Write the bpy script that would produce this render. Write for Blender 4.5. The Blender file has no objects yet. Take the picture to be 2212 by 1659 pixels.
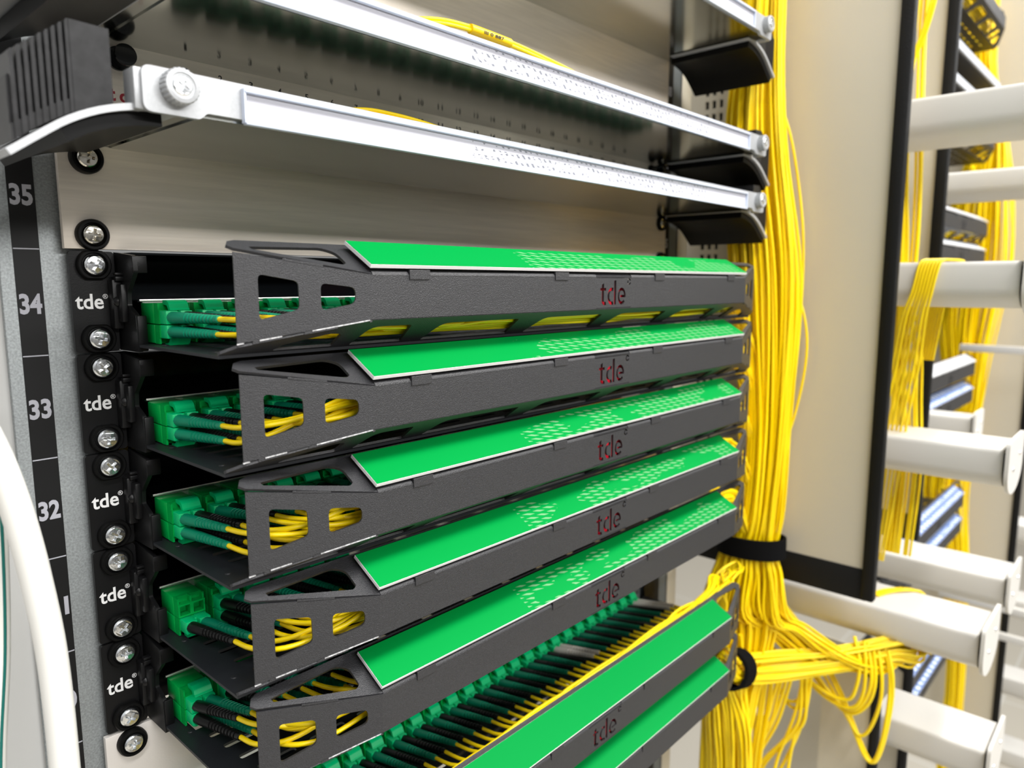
import bpy, bmesh, math, random
from mathutils import Vector, Matrix
from mathutils.geometry import tessellate_polygon
random.seed(7)
R = math.radians
U = 44.45            # one rack unit in mm; all lengths below are millimetres
ZF = 1560.0          # height of the line between units 34 and 35 above the floor
SC = bpy.context.scene
COL = SC.collection

def W(x, y, z): return Vector((x/1000, y/1000, (z+ZF)/1000))

# ---------------------------------------------------------------- camera
cam_d = bpy.data.cameras.new('camera'); cam = bpy.data.objects.new('camera', cam_d); COL.objects.link(cam)
cam.location = W(-104.33, -350.70, -13.87)
cam.rotation_euler = (R(90-7.929), 0, R(-47.67))
cam_d.sensor_width = 36; cam_d.lens = 36*1572.65/2212
cam_d.clip_start = 0.01; cam_d.clip_end = 50
cam_d.dof.use_dof = True; cam_d.dof.focus_distance = 0.335; cam_d.dof.aperture_fstop = 9.5
SC.camera = cam
# ---------------------------------------------------------------- world and light
world = bpy.data.worlds.new('world'); SC.world = world; world.use_nodes = True
wn = world.node_tree; wn.nodes.clear()
wo = wn.nodes.new('ShaderNodeOutputWorld'); wb = wn.nodes.new('ShaderNodeBackground')
wt = wn.nodes.new('ShaderNodeTexCoord'); ws = wn.nodes.new('ShaderNodeSeparateXYZ'); wr = wn.nodes.new('ShaderNodeValToRGB')
wm = wn.nodes.new('ShaderNodeMapRange'); wm.inputs[1].default_value = -1; wm.inputs[2].default_value = 1
wn.links.new(wt.outputs['Generated'], ws.inputs[0]); wn.links.new(ws.outputs['Z'], wm.inputs[0]); wn.links.new(wm.outputs[0], wr.inputs[0])
wr.color_ramp.elements[0].position = 0.30; wr.color_ramp.elements[0].color = (.22, .21, .20, 1)
wr.color_ramp.elements[1].position = 0.88; wr.color_ramp.elements[1].color = (1.35, 1.37, 1.40, 1)
e = wr.color_ramp.elements.new(0.5); e.color = (.42, .42, .41, 1)
wn.links.new(wr.outputs[0], wb.inputs[0]); wb.inputs[1].default_value = 0.50
wn.links.new(wb.outputs[0], wo.inputs[0])

def area_light(name, loc, target, sx, sy, power, col=(1, 1, 1)):
    l = bpy.data.lights.new(name, 'AREA'); l.shape = 'RECTANGLE'; l.size = sx; l.size_y = sy; l.energy = power; l.color = col
    o = bpy.data.objects.new(name, l); COL.objects.link(o); o.location = loc
    o.rotation_euler = (Vector(target)-Vector(loc)).to_track_quat('-Z', 'Y').to_euler()
    return o
area_light('aisle_lamp', W(600, -950, 1330), W(450, -60, 0), 3.0, 0.16, 58, (1, .985, .96))
area_light('far_aisle_lamp', W(250, -3300, 1220), W(250, 0, 0), 3.2, 0.20, 72, (1, .985, .96))
area_light('side_aisle_lamp', W(2600, -900, 1330), W(1000, -100, -200), 1.6, 0.3, 20, (1, .98, .94))
# ---------------------------------------------------------------- colour management
SC.view_settings.view_transform = 'Standard'; SC.view_settings.look = 'None'
SC.view_settings.exposure = 0.24; SC.view_settings.gamma = 1.0; SC.view_settings.use_curve_mapping = False

# ================================================================ materials
def mat(name, col, rough=.5, metal=0., bump=None, spec=None, noise=None, coat=0, extra=None):
    """Principled material; bump = (scale, strength, distance, stretch), noise = (scale, amount, stretch) varies the colour."""
    m = bpy.data.materials.new(name); m.use_nodes = True
    nt = m.node_tree; p = nt.nodes['Principled BSDF']
    p.inputs['Base Color'].default_value = (*col, 1); p.inputs['Roughness'].default_value = rough; p.inputs['Metallic'].default_value = metal
    if spec is not None: p.inputs['Specular IOR Level'].default_value = spec
    if coat: p.inputs['Coat Weight'].default_value = coat; p.inputs['Coat Roughness'].default_value = .1
    tc = nt.nodes.new('ShaderNodeTexCoord')
    def nz(scale, stretch):
        mp = nt.nodes.new('ShaderNodeMapping'); mp.inputs['Scale'].default_value = stretch
        nt.links.new(tc.outputs['Object'], mp.inputs[0])
        n = nt.nodes.new('ShaderNodeTexNoise'); n.inputs['Scale'].default_value = scale; n.inputs['Detail'].default_value = 3
        nt.links.new(mp.outputs[0], n.inputs['Vector']); return n
    if noise:
        n = nz(noise[0], noise[2] if len(noise) > 2 else (1, 1, 1))
        r = nt.nodes.new('ShaderNodeValToRGB'); a = noise[1]
        r.color_ramp.elements[0].position = .3; r.color_ramp.elements[1].position = .7
        r.color_ramp.elements[0].color = (*[c*(1-a) for c in col], 1); r.color_ramp.elements[1].color = (*[min(1, c*(1+a)) for c in col], 1)
        nt.links.new(n.outputs[0], r.inputs[0]); nt.links.new(r.outputs[0], p.inputs['Base Color'])
    if bump:
        n = nz(bump[0], bump[3] if len(bump) > 3 else (1, 1, 1))
        b = nt.nodes.new('ShaderNodeBump'); b.inputs['Strength'].default_value = bump[1]; b.inputs['Distance'].default_value = bump[2]
        nt.links.new(n.outputs[0], b.inputs['Height']); nt.links.new(b.outputs[0], p.inputs['Normal'])
    return m

def print_marks(m, col, freq, shear, row, xlo, xhi, ylo, yhi, width, thresh, axis_y='Y', period=.02):
    """Printed marks inside a material: short slanted dashes in rows, broken up by noise, between xlo..xhi and ylo..yhi (metres)."""
    nt = m.node_tree; p = nt.nodes['Principled BSDF']; L = nt.links.new
    tc = nt.nodes.new('ShaderNodeTexCoord'); sp = nt.nodes.new('ShaderNodeSeparateXYZ'); L(tc.outputs['Object'], sp.inputs[0])
    def mth(op, a, b=None, c=None):
        n = nt.nodes.new('ShaderNodeMath'); n.operation = op
        for i, v in enumerate((a, b, c)):
            if v is None: continue
            if isinstance(v, (int, float)): n.inputs[i].default_value = v
            else: L(v, n.inputs[i])
        return n.outputs[0]
    x, y = sp.outputs['X'], sp.outputs[axis_y]
    f = mth('FRACT', mth('MULTIPLY', mth('ADD', x, mth('MULTIPLY', y, shear)), freq))
    dash = mth('LESS_THAN', f, width)
    g = mth('FRACT', mth('MULTIPLY', mth('SUBTRACT', y, ylo), 1/row))
    rowm = mth('MULTIPLY', mth('GREATER_THAN', g, .18), mth('LESS_THAN', g, .74))
    mp = nt.nodes.new('ShaderNodeMapping'); mp.inputs['Scale'].default_value = (1, 3, 3); L(tc.outputs['Object'], mp.inputs[0])
    n = nt.nodes.new('ShaderNodeTexNoise'); n.inputs['Scale'].default_value = 1/period; n.inputs['Detail'].default_value = 1; L(mp.outputs[0], n.inputs['Vector'])
    oi = nt.nodes.new('ShaderNodeObjectInfo'); cb = nt.nodes.new('ShaderNodeCombineXYZ')
    L(mth('MULTIPLY', oi.outputs['Random'], 3.0), cb.inputs[0]); L(cb.outputs[0], mp.inputs['Location'])
    nm = mth('GREATER_THAN', n.outputs[0], thresh)
    box = mth('MULTIPLY', mth('MULTIPLY', mth('GREATER_THAN', x, xlo), mth('LESS_THAN', x, xhi)), mth('MULTIPLY', mth('GREATER_THAN', y, ylo), mth('LESS_THAN', y, yhi)))
    fac = mth('MULTIPLY', mth('MULTIPLY', dash, rowm), mth('MULTIPLY', nm, box))
    mx = nt.nodes.new('ShaderNodeMix'); mx.data_type = 'RGBA'
    mx.inputs['A'].default_value = p.inputs['Base Color'].default_value; mx.inputs['B'].default_value = (*col, 1)
    L(fac, mx.inputs['Factor']); L(mx.outputs['Result'], p.inputs['Base Color'])

M = {}
M['powder'] = mat('black_powder_coat', (.018, .018, .021), .47, 0, bump=(2600, .55, .0006), spec=.65, noise=(3600, .6))
M['powder_dark'] = mat('black_powder_coat_tray', (.012, .013, .016), .42, 0, bump=(3000, .25, .0003), spec=.35)
M['plastic'] = mat('black_plastic', (.0045, .0045, .005), .40, 0, bump=(2200, .15, .0002), spec=.28)
M['gloss'] = mat('black_gloss', (.004, .005, .006), .12, 0, spec=.4)
M['rubber'] = mat('black_rubber', (.004, .004, .004), .42, spec=.12)
M['comb'] = mat('dark_comb_plastic', (.016, .016, .017), .42, noise=(300, .3), spec=.22)
M['zinc'] = mat('galvanised_zinc', (.29, .31, .315), .50, .45, bump=(900, .2, .0002), noise=(1100, .22))
M['rail_dark'] = mat('grey_rail_paint', (.16, .18, .19), .45, .3)
M['alu'] = mat('brushed_aluminium', (.84, .765, .68), .38, .38, bump=(700, .12, .0002, (.06, 1, 1.6)), noise=(500, .06, (.05, 1, 1)))
M['alu_pale'] = mat('pale_aluminium', (.74, .70, .66), .42, .35, bump=(1500, .15, .0002))
M['shelf'] = mat('polished_steel', (.60, .61, .57), .13, 1.0)
M['bar'] = mat('satin_aluminium', (.43, .44, .455), .42, .30, bump=(1800, .12, .0002), noise=(900, .05))
M['chrome'] = mat('zinc_screw', (.93, .95, .97), .20, 1.0, bump=(1100, .18, .0004))
M['recess'] = mat('screw_recess', (.35, .38, .42), .25, 1.0)
M['nickel'] = mat('nickel_screw', (.72, .68, .60), .15, 1.0, bump=(900, .15, .0003))
M['strip_steel'] = mat('bright_steel_strip', (.80, .79, .75), .25, .8)
M['paper'] = mat('white_paper', (.53, .53, .585), .7, spec=.2)
print_marks(M['paper'], (.20, .21, .24), 230, .9, .0034, .150, .385, -.0040, .0042, .42, .50, 'Z', .004)
M['holder'] = mat('clear_profile_edge', (.62, .68, .82), .12, 0, coat=.5)
M['lit_edge'] = mat('lit_sheet_edge', (.55, .55, .56), .5, .3, noise=(900, .5))  # pale colour stands in for light catching the cut sheet edges
M['strip_black'] = mat('number_strip_black', (.006, .006, .0065), .5, spec=.3)
M['grey_text'] = mat('grey_print', (.42, .42, .47), .6)
M['white_text'] = mat('white_print', (.80, .80, .80), .6)
M['red_text'] = mat('red_print', (.42, .012, .03), .5)
M['black_text'] = mat('black_print', (.015, .015, .015), .6)
M['red'] = mat('red_film', (.85, .012, .035), .4)
M['label_white'] = mat('white_label_core', (.82, .82, .82), .6)
M['green_label'] = mat('green_label_film', (.0, .25, .043), .5, 0, spec=.04)
print_marks(M['green_label'], (.15, .36, .17), 120, 3.2, .0027, .170, .402, -.1160, -.1008, .46, .47, 'Y', .045)
M['green_label_plain'] = mat('green_label_film_plain', (.0, .24, .042), .5, 0, spec=.04)
M['blue_label'] = mat('blue_label_film', (.13, .21, .46), .45)
print_marks(M['blue_label'], (.75, .80, .92), 60, .8, .009, .02, .405, -.1150, -.1000, .5, .38, 'Y', .012)
M['grey_label'] = mat('grey_label_film', (.50, .52, .56), .45)
M['green'] = mat('green_adapter_plastic', (.0, .34, .060), .32, 0, spec=.2)
M['green_plug'] = mat('green_plug_plastic', (.0, .50, .17), .32, spec=.3)
M['shaded_green'] = mat('shaded_green_plastic', (.01, .10, .05), .5, spec=.2)  # adapter green darkened, shade inside the tray put into the colour
M['boot_green'] = mat('green_boot_rubber', (.0, .235, .125), .40, spec=.35)
M['boot_black'] = mat('black_boot_rubber', (.004, .004, .004), .36, spec=.3)
M['boot_white'] = mat('white_boot_rubber', (.72, .68, .62), .5)
M['yellow'] = mat('yellow_cable_jacket', (1.0, .72, .0), .40, noise=(40, .03))
M['yellow_thick'] = mat('yellow_sleeve', (.90, .58, .0), .45)
M['strap'] = mat('black_hook_strap', (.004, .004, .0045), .9, spec=.1, bump=(2500, .4, .0005))
M['beige'] = mat('beige_painted_steel', (.60, .555, .455), .5, 0, bump=(1200, .08, .0002))
M['trim'] = mat('black_edge_trim', (.005, .005, .005), .6, spec=.25, bump=(700, .5, .0006))
M['white_steel'] = mat('warm_white_steel', (.66, .64, .60), .45)
M['white_cable'] = mat('white_cable_jacket', (.80, .79, .75), .45)
M['teal'] = mat('teal_stripe', (.0, .12, .10), .5)
M['grey_steel'] = mat('light_grey_steel', (.50, .50, .49), .5)
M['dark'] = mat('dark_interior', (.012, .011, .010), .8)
M['floor'] = mat('floor_tile', (.50, .46, .39), .35, noise=(8, .04))
M['wall'] = mat('wall_paint', (.62, .58, .50), .7)
# floor tile joints
nt = M['floor'].node_tree; br = nt.nodes.new('ShaderNodeTexBrick'); tcf = nt.nodes.new('ShaderNodeTexCoord')
nt.links.new(tcf.outputs['Object'], br.inputs['Vector']); br.offset = 0; br.inputs['Scale'].default_value = 1.0
br.inputs['Brick Width'].default_value = .6; br.inputs['Row Height'].default_value = .6; br.inputs['Mortar Size'].default_value = .004
br.inputs['Color1'].default_value = (.52, .48, .40, 1); br.inputs['Color2'].default_value = (.50, .46, .385, 1); br.inputs['Mortar'].default_value = (.62, .60, .54, 1)
nt.links.new(br.outputs['Color'], nt.nodes['Principled BSDF'].inputs['Base Color'])

# ================================================================ mesh helpers
class MB:
    def __init__(s): s.v = []; s.f = []
    def add(s, vs, fs):
        o = len(s.v); s.v += [tuple(v) for v in vs]; s.f += [tuple(i+o for i in f) for f in fs]; return s
    def box(s, x0, x1, y0, y1, z0, z1, b=0):
        if b <= 0:
            vs = [(x, y, z) for x in (x0, x1) for y in (y0, y1) for z in (z0, z1)]
            return s.add(vs, [(0, 1, 3, 2), (4, 6, 7, 5), (0, 4, 5, 1), (2, 3, 7, 6), (0, 2, 6, 4), (1, 5, 7, 3)])
        bm = bmesh.new(); bmesh.ops.create_cube(bm, size=1)
        for v in bm.verts: v.co = Vector(((x0+x1)/2+v.co.x*(x1-x0), (y0+y1)/2+v.co.y*(y1-y0), (z0+z1)/2+v.co.z*(z1-z0)))
        bmesh.ops.bevel(bm, geom=bm.edges[:], offset=b, segments=2, affect='EDGES', profile=.5)
        bm.verts.index_update(); s.add([v.co[:] for v in bm.verts], [[v.index for v in f.verts] for f in bm.faces]); bm.free(); return s
    def prism(s, poly, axis, a, b, holes=()):
        """poly: 2-D outline in the two axes other than `axis` (in x,y,z order), extruded from a to b; holes are cut through."""
        loops = [poly, *holes]
        def p3(p, t):
            q = list(p); q.insert(axis, t); return tuple(q)
        flat = [p for l in loops for p in l]; n = len(flat)
        tris = tessellate_polygon([[Vector((p[0], p[1], 0)) for p in l] for l in loops])
        vs = [p3(p, a) for p in flat]+[p3(p, b) for p in flat]
        fs = [tuple(t) for t in tris]+[tuple(i+n for i in reversed(t)) for t in tris]
        o = 0
        for l in loops:
            k = len(l)
            for i in range(k): fs.append((o+i, o+(i+1) % k, o+(i+1) % k+n, o+i+n))
            o += k
        return s.add(vs, fs)
    def plate(s, poly, holes, org, ux, uy, t):
        """A sheet: outline and holes in (ux, uy) coordinates about org, thickness t along ux x uy."""
        ux = Vector(ux).normalized(); uy = Vector(uy).normalized(); n = ux.cross(uy)
        b = MB().prism(poly, 2, 0, t, holes); org = Vector(org)
        return s.add([tuple(org+ux*v[0]+uy*v[1]+n*v[2]) for v in b.v], b.f)
    def tube(s, pts, r, n=8, cap=True):
        pts = [Vector(p) for p in pts]; rr = r if isinstance(r, (list, tuple)) else [r]*len(pts)
        vs = []; fs = []; t0 = (pts[1]-pts[0]).normalized()
        up = Vector((0, 0, 1)) if abs(t0.z) < .9 else Vector((1, 0, 0)); a = t0.cross(up).normalized()
        for i, p in enumerate(pts):
            t = ((pts[min(i+1, len(pts)-1)]-pts[max(i-1, 0)])).normalized()
            a = (a-t*a.dot(t)).normalized(); b = t.cross(a)
            for k in range(n):
                w = 2*math.pi*k/n; vs.append(tuple(p+(a*math.cos(w)+b*math.sin(w))*rr[i]))
        for i in range(len(pts)-1):
            for k in range(n): fs.append((i*n+k, i*n+(k+1) % n, (i+1)*n+(k+1) % n, (i+1)*n+k))
        if cap: fs.append(tuple(reversed(range(n)))); fs.append(tuple((len(pts)-1)*n+k for k in range(n)))
        return s.add(vs, fs)
    def lathe(s, prof, org, axis, n=24):
        """prof: (distance along axis, radius) pairs."""
        axis = Vector(axis).normalized(); org = Vector(org)
        a = axis.cross(Vector((0, 0, 1)) if abs(axis.z) < .9 else Vector((1, 0, 0))).normalized(); b = axis.cross(a)
        vs = [tuple(org+axis*h+(a*math.cos(2*math.pi*k/n)+b*math.sin(2*math.pi*k/n))*max(r, 1e-4)) for h, r in prof for k in range(n)]
        fs = [(i*n+k, i*n+(k+1) % n, (i+1)*n+(k+1) % n, (i+1)*n+k) for i in range(len(prof)-1) for k in range(n)]
        fs.append(tuple(reversed(range(n)))); fs.append(tuple((len(prof)-1)*n+k for k in range(n)))
        return s.add(vs, fs)
    def mesh(s, name, m, org=(0, 0, 0), smooth=35):
        me = bpy.data.meshes.new(name)
        me.from_pydata([((x-org[0])/1000, (y-org[1])/1000, (z-org[2])/1000) for x, y, z in s.v], [], s.f)
        bm = bmesh.new(); bm.from_mesh(me); bmesh.ops.recalc_face_normals(bm, faces=bm.faces[:]); bm.to_mesh(me); bm.free()
        if m: me.materials.append(m)
        if smooth:
            me.polygons.foreach_set('use_smooth', [True]*len(me.polygons)); me.set_sharp_from_angle(angle=R(smooth))
        me.update(); return me
    def build(s, name, m, parent=None, org=(0, 0, 0), smooth=35):
        return put(s.mesh(name, m, org, smooth), name, parent, None if parent else org)

def put(me, name, parent=None, at=None):
    o = bpy.data.objects.new(name, me); COL.objects.link(o)
    if parent: o.parent = parent
    elif at is not None: o.location = W(*at)
    return o
def tag(o, label, cat, group=None, kind=None):
    if label: o['label'] = label
    if cat: o['category'] = cat
    if group: o['group'] = group
    if kind: o['kind'] = kind
    return o
def thing(name, label, cat, at, group=None):
    o = bpy.data.objects.new(name, None); COL.objects.link(o); o.location = W(*at); o.empty_display_size = .01
    return tag(o, label, cat, group)
def copy_tree(o, parent=None):
    c = o.copy(); COL.objects.link(c)
    if parent: c.parent = parent
    for ch in list(o.children): copy_tree(ch, c)
    return c
def structure(o): o['kind'] = 'structure'; return o

def rpoly(pts, r, seg=4):
    """Round the corners of a polygon; r a number or one per corner."""
    out = []; n = len(pts)
    for i, p in enumerate(pts):
        ri = r[i] if isinstance(r, (list, tuple)) else r
        p = Vector(p); a = Vector(pts[i-1])-p; b = Vector(pts[(i+1) % n])-p
        d = min(ri, a.length*.45, b.length*.45)
        if d <= 0: out.append(tuple(p)); continue
        A = p+a.normalized()*d; B = p+b.normalized()*d
        for k in range(seg+1):
            t = k/seg; out.append(tuple(A*(1-t)**2+p*2*t*(1-t)+B*t*t))
    return out
def spline(pts, n=6):
    P = [Vector(p) for p in pts]; P = [P[0]*2-P[1]]+P+[P[-1]*2-P[-2]]; out = []
    for i in range(1, len(P)-2):
        a, b, c, d = P[i-1:i+3]
        for k in range(n):
            t = k/n; out.append(.5*((2*b)+(c-a)*t+(2*a-5*b+4*c-d)*t*t+(3*b-a-3*c+d)*t**3))
    out.append(P[-2]); return out

def text_mesh(txt, w, h, depth=.15, bold=.0, mirror=False):
    """Lettering scaled to w x h mm, lying in x-z, facing -y, lower left corner at 0."""
    c = bpy.data.curves.new('lettering', 'FONT'); c.body = txt; c.offset = bold; c.resolution_u = 3; c.extrude = .02
    o = bpy.data.objects.new('lettering', c); COL.objects.link(o)
    dg = bpy.context.evaluated_depsgraph_get(); me = bpy.data.meshes.new_from_object(o.evaluated_get(dg))
    bpy.data.objects.remove(o); bpy.data.curves.remove(c)
    xs = [v.co.x for v in me.vertices]; ys = [v.co.y for v in me.vertices]
    x0, x1, y0, y1 = min(xs), max(xs), min(ys), max(ys)
    b = MB(); b.v = [((v.co.x-x0)/(x1-x0)*w, -v.co.z/.02*depth/2, (v.co.y-y0)/(y1-y0)*h) for v in me.vertices]
    b.f = [tuple(p.vertices) for p in me.polygons]; bpy.data.meshes.remove(me); return b
def shifted(b, dx, dy, dz):
    n = MB(); n.v = [(x+dx, y+dy, z+dz) for x, y, z in b.v]; n.f = list(b.f); return n

# ================================================================ the room
f = MB().box(-3000, 7000, -5000, 5000, -ZF-60, -ZF).build('floor', M['floor']); structure(f); f.location = (0, 0, ZF/1000)
wl = MB().box(5600, 5700, -5000, 5000, -ZF, 1500).build('wall_right', M['wall']); structure(wl); wl.location = (0, 0, ZF/1000)

# ================================================================ rack 1: rails
def rail(x0, x1, sx0, sx1, label, numbers, m):
    t = thing('rack_rail', label, 'rack rail', ((x0+x1)/2, 6, -ZF))
    org = ((x0+x1)/2, 6, -ZF)
    MB().box(x0, x1, 3.2, 6, -ZF+60, 460, .6).box(x1-2.5, x1, 3.2, 40, -ZF+60, 460, .5).build('profile', m, t, org)
    s = MB().box(sx0, sx1, 2.9, 3.3, -ZF+60, 460).build('number_strip', M['strip_black'], t, org)
    for k in range(-6, 3): MB().box(sx0+.2, sx1-.2, 2.75, 2.95, k*U-.25, k*U+.25).build('unit_line', M['grey_text'], s, org)
    for k in numbers:
        b = text_mesh(str(34-k), 8.2, 8.6, .1, .035)
        shifted(b, (sx0+sx1)/2-4.2, 2.85, -k*U-27.0).build('number', M['grey_text'], s, org)
    return t
rail(-23.6, 14, -18.6, -8.9, 'galvanised rack rail with black strip numbered 35 to 30 at the left', range(-3, 7), M['zinc'])
rail(468.6, 515, 486, 499, 'dark grey rack rail with black number strip right of the panels', range(-5, 2), M['rail_dark'])
t = thing('rack_post', 'light grey sheet metal side of the rack left of the number strip', 'rack post', (-90, 60, -ZF))
MB().box(-160, -23.4, 6.5, 11, -ZF, 460).build('side_sheet', M['grey_steel'], t, (-90, 60, -ZF))
t = thing('rack_upright', 'pale beige upright beside the right rack rail', 'rack upright', (526, 10, -ZF))
MB().box(517.5, 535, 4, 30, -ZF, 460, 1.2).build('upright', M['beige'], t, (526, 10, -ZF))

# ================================================================ screws
def plus(r, w, a=0):
    p = [(w, r), (-w, r), (-w, w), (-r, w), (-r, -w), (-w, -w), (-w, -r), (w, -r), (w, -w), (r, -w), (r, w), (w, w)]
    c, s = math.cos(a), math.sin(a); return [(x*c-y*s, x*s+y*c) for x, y in p]
def screw_mesh(name, m, r=4.4, h=3.0):
    n = 28; ring = lambda q: [(q*math.cos(2*math.pi*k/n), q*math.sin(2*math.pi*k/n)) for k in range(n)]
    b = MB(); rings = [(0, r), (-h*.45, r), (-h*.75, r*.93), (-h*.92, r*.80)]
    vs = []; fs = []
    for y, q in rings: vs += [(x, y, z) for x, z in ring(q)]
    for i in range(len(rings)-1):
        for k in range(n): fs.append((i*n+k, i*n+(k+1) % n, (i+1)*n+(k+1) % n, (i+1)*n+k))
    b.add(vs, fs)
    P = rpoly(plus(r*.56, r*.145), .12, 1); top = ring(r*.80)
    tr = tessellate_polygon([[Vector((x, z, 0)) for x, z in top], [Vector((x, z, 0)) for x, z in P]])
    flat = top+P
    dome = lambda x, z: -h*.92-(h*.10)*(1-(x*x+z*z)/(r*.8)**2)
    b.add([(x, dome(x, z), z) for x, z in flat], [tuple(q) for q in tr])
    k = len(P); d = -h*.30
    b.add([(x, dome(x, z), z) for x, z in P]+[(x*.8, d, z*.8) for x, z in P], [(i, (i+1) % k, (i+1) % k+k, i+k) for i in range(k)])
    b.add([(x*.8, d, z*.8) for x, z in P], [tuple(q) for q in tessellate_polygon([[Vector((x, z, 0)) for x, z in P]])])
    return b.mesh(name, m, smooth=40)
def washer_mesh(name, ro, ri, h, flat=None):
    n = 36; out = []
    for k in range(n):
        a = 2*math.pi*k/n; x, z = ro*math.cos(a), ro*math.sin(a)
        if flat: z = max(-flat, min(flat, z))
        out.append((x, z))
    inn = [(ri*math.cos(2*math.pi*k/n), ri*math.sin(2*math.pi*k/n)) for k in range(n)]
    vs = [(x, 0, z) for x, z in out]+[(x, -h*.7, z) for x, z in out]+[(x*.92, -h, z*.92) for x, z in out]+[(x*1.12, -h, z*1.12) for x, z in inn]+[(x, -h*.55, z) for x, z in inn]
    fs = [(j*n+k, j*n+(k+1) % n, (j+1)*n+(k+1) % n, (j+1)*n+k) for j in range(4) for k in range(n)]
    fs.append(tuple(4*n+k for k in range(n)))
    return MB().add(vs, fs).mesh(name, M['rubber'], smooth=40)
SCREW = screw_mesh('screw', M['chrome'], 4.5, 3.0); SCREWN = screw_mesh('screw', M['nickel'], 4.4, 2.6)
WASH = washer_mesh('washer', 6.9, 4.8, 2.6, 6.1); WASHR = washer_mesh('washer', 6.6, 4.6, 3.4)
def screw(parent, x, y, z, me=None, wa=None, rot=None, wh=2.0):
    s = put(me or SCREW, 'screw', parent); s.location = (x/1000, (y-wh*.5)/1000, z/1000)
    s.rotation_euler = (0, random.uniform(0, 1.57) if rot is None else rot, 0)
    w = put(wa or WASH, 'washer', s); w.location = (0, wh*.5/1000, 0); w.rotation_euler = (0, -s.rotation_euler[1], 0)
    return s

# ================================================================ patch panels with cable tray and label
# every mesh here is in panel coordinates: origin at the left end of the panel's top line, z down to -44.45
ORG = (0, 0, 0)
ear = MB().prism(rpoly([(0, -.5), (18, -.5), (18, -44), (0, -44)], 1.6), 1, -2, 0).mesh('ear', M['plastic'])
ear_r = MB().prism(rpoly([(464.6, -.5), (482.6, -.5), (482.6, -44), (464.6, -44)], 1.6), 1, -2, 0).mesh('ear', M['plastic'])
tde = shifted(text_mesh('tde', 11.2, 6.6, .1, .018), 1.3, -2.06, -25.3); rg = shifted(text_mesh('®', 2.1, 2.1, .1, .0), 12.3, -2.06, -20.9)
lett = MB().add(tde.v, tde.f).add(rg.v, rg.f).mesh('lettering', M['white_text'])
b = MB().prism(rpoly([(0, -.6), (-21, -2.4), (-21.6, -9.6), (-13, -18), (-12.5, -24), (-20, -27.5), (-21.2, -43.6), (0, -43.8)], [0, 1, 1, 1, 1, 1.5, .5, 0]), 0, 18.6, 20.4)
b.box(18.4, 24.5, -21.2, -19.4, -9.8, -2.6, .4).box(19, 23.0, -21, -18, -43.4, -28, .5)
bracket = b.mesh('hinge_bracket', M['plastic'])
b = MB().box(14.6, 18.6, -7.5, -2, -34, -12.5, .6).box(16.2, 18.8, -12.5, -6, -31, -14.5, .6).box(15.5, 18.8, -9.5, -6.5, -13.2, -11.2, .3).box(15.5, 18.8, -9.5, -6.5, -10.8, -9.6, .3)
hinge = b.mesh('hinge', M['plastic'])
pin = MB().lathe([(0, 2.2), (1.2, 2.1), (2.0, 1.4), (2.3, .3)], (16.6, -7.2, -22), (0, -1, 0), 16).mesh('pivot_pin', M['plastic'])
b = MB().box(20.4, 462, 19, 20.5, -22, -1.2).box(20.4, 462, -17, 20, -1.6, -.7).box(20.4, 462, -20.5, 20, -22.4, -21.6).box(19.4, 20.6, -3, 20, -43, -1).box(8, 21, -1, 1, -44, -.8).box(8, 462, 2, 3, -44, -22)
housing = b.mesh('housing', M['gloss'])
b = MB().box(21, 462, -20.9, -19.9, -22.2, -21.2, .2).box(22.6, 462, -19.9, -19.2, -41, -22.2)
strip = b.mesh('steel_strip', M['strip_steel'])

def adapter_mesh(open_port):
    b = MB(); w = 12.6
    for zt, zb, flip in ((-22.7, -31.5, False), (-31.9, -40.0, True)):
        b.box(0, w, -33.2, -20, zb, zt, .35)
        lo, hi = (zb, zt-2.8) if not flip else (zb+2.6, zt)
        zc = (lo+hi)/2
        holes = [[(xc-2.3, zc-2.2), (xc+2.3, zc-2.2), (xc+2.3, zc+2.2), (xc-2.3, zc+2.2)] for xc in (3.2, 9.4)]
        b.prism([(.2, lo), (w-.2, lo), (w-.2, hi), (.2, hi)], 1, -38.2, -33.0, holes)
        e0, e1 = (hi, zt) if not flip else (zb, lo)
        for xa, xb in ((.2, 1.0), (5.9, 6.7), (w-1.0, w-.2)): b.box(xa, xb, -37.4, -33, e0-.1, e1+.1)
        b.box(.2, w-.2, -34.6, -33, e0, e1)
    return b.mesh('adapter', M['green'])
ADAPT = adapter_mesh(True)

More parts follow.
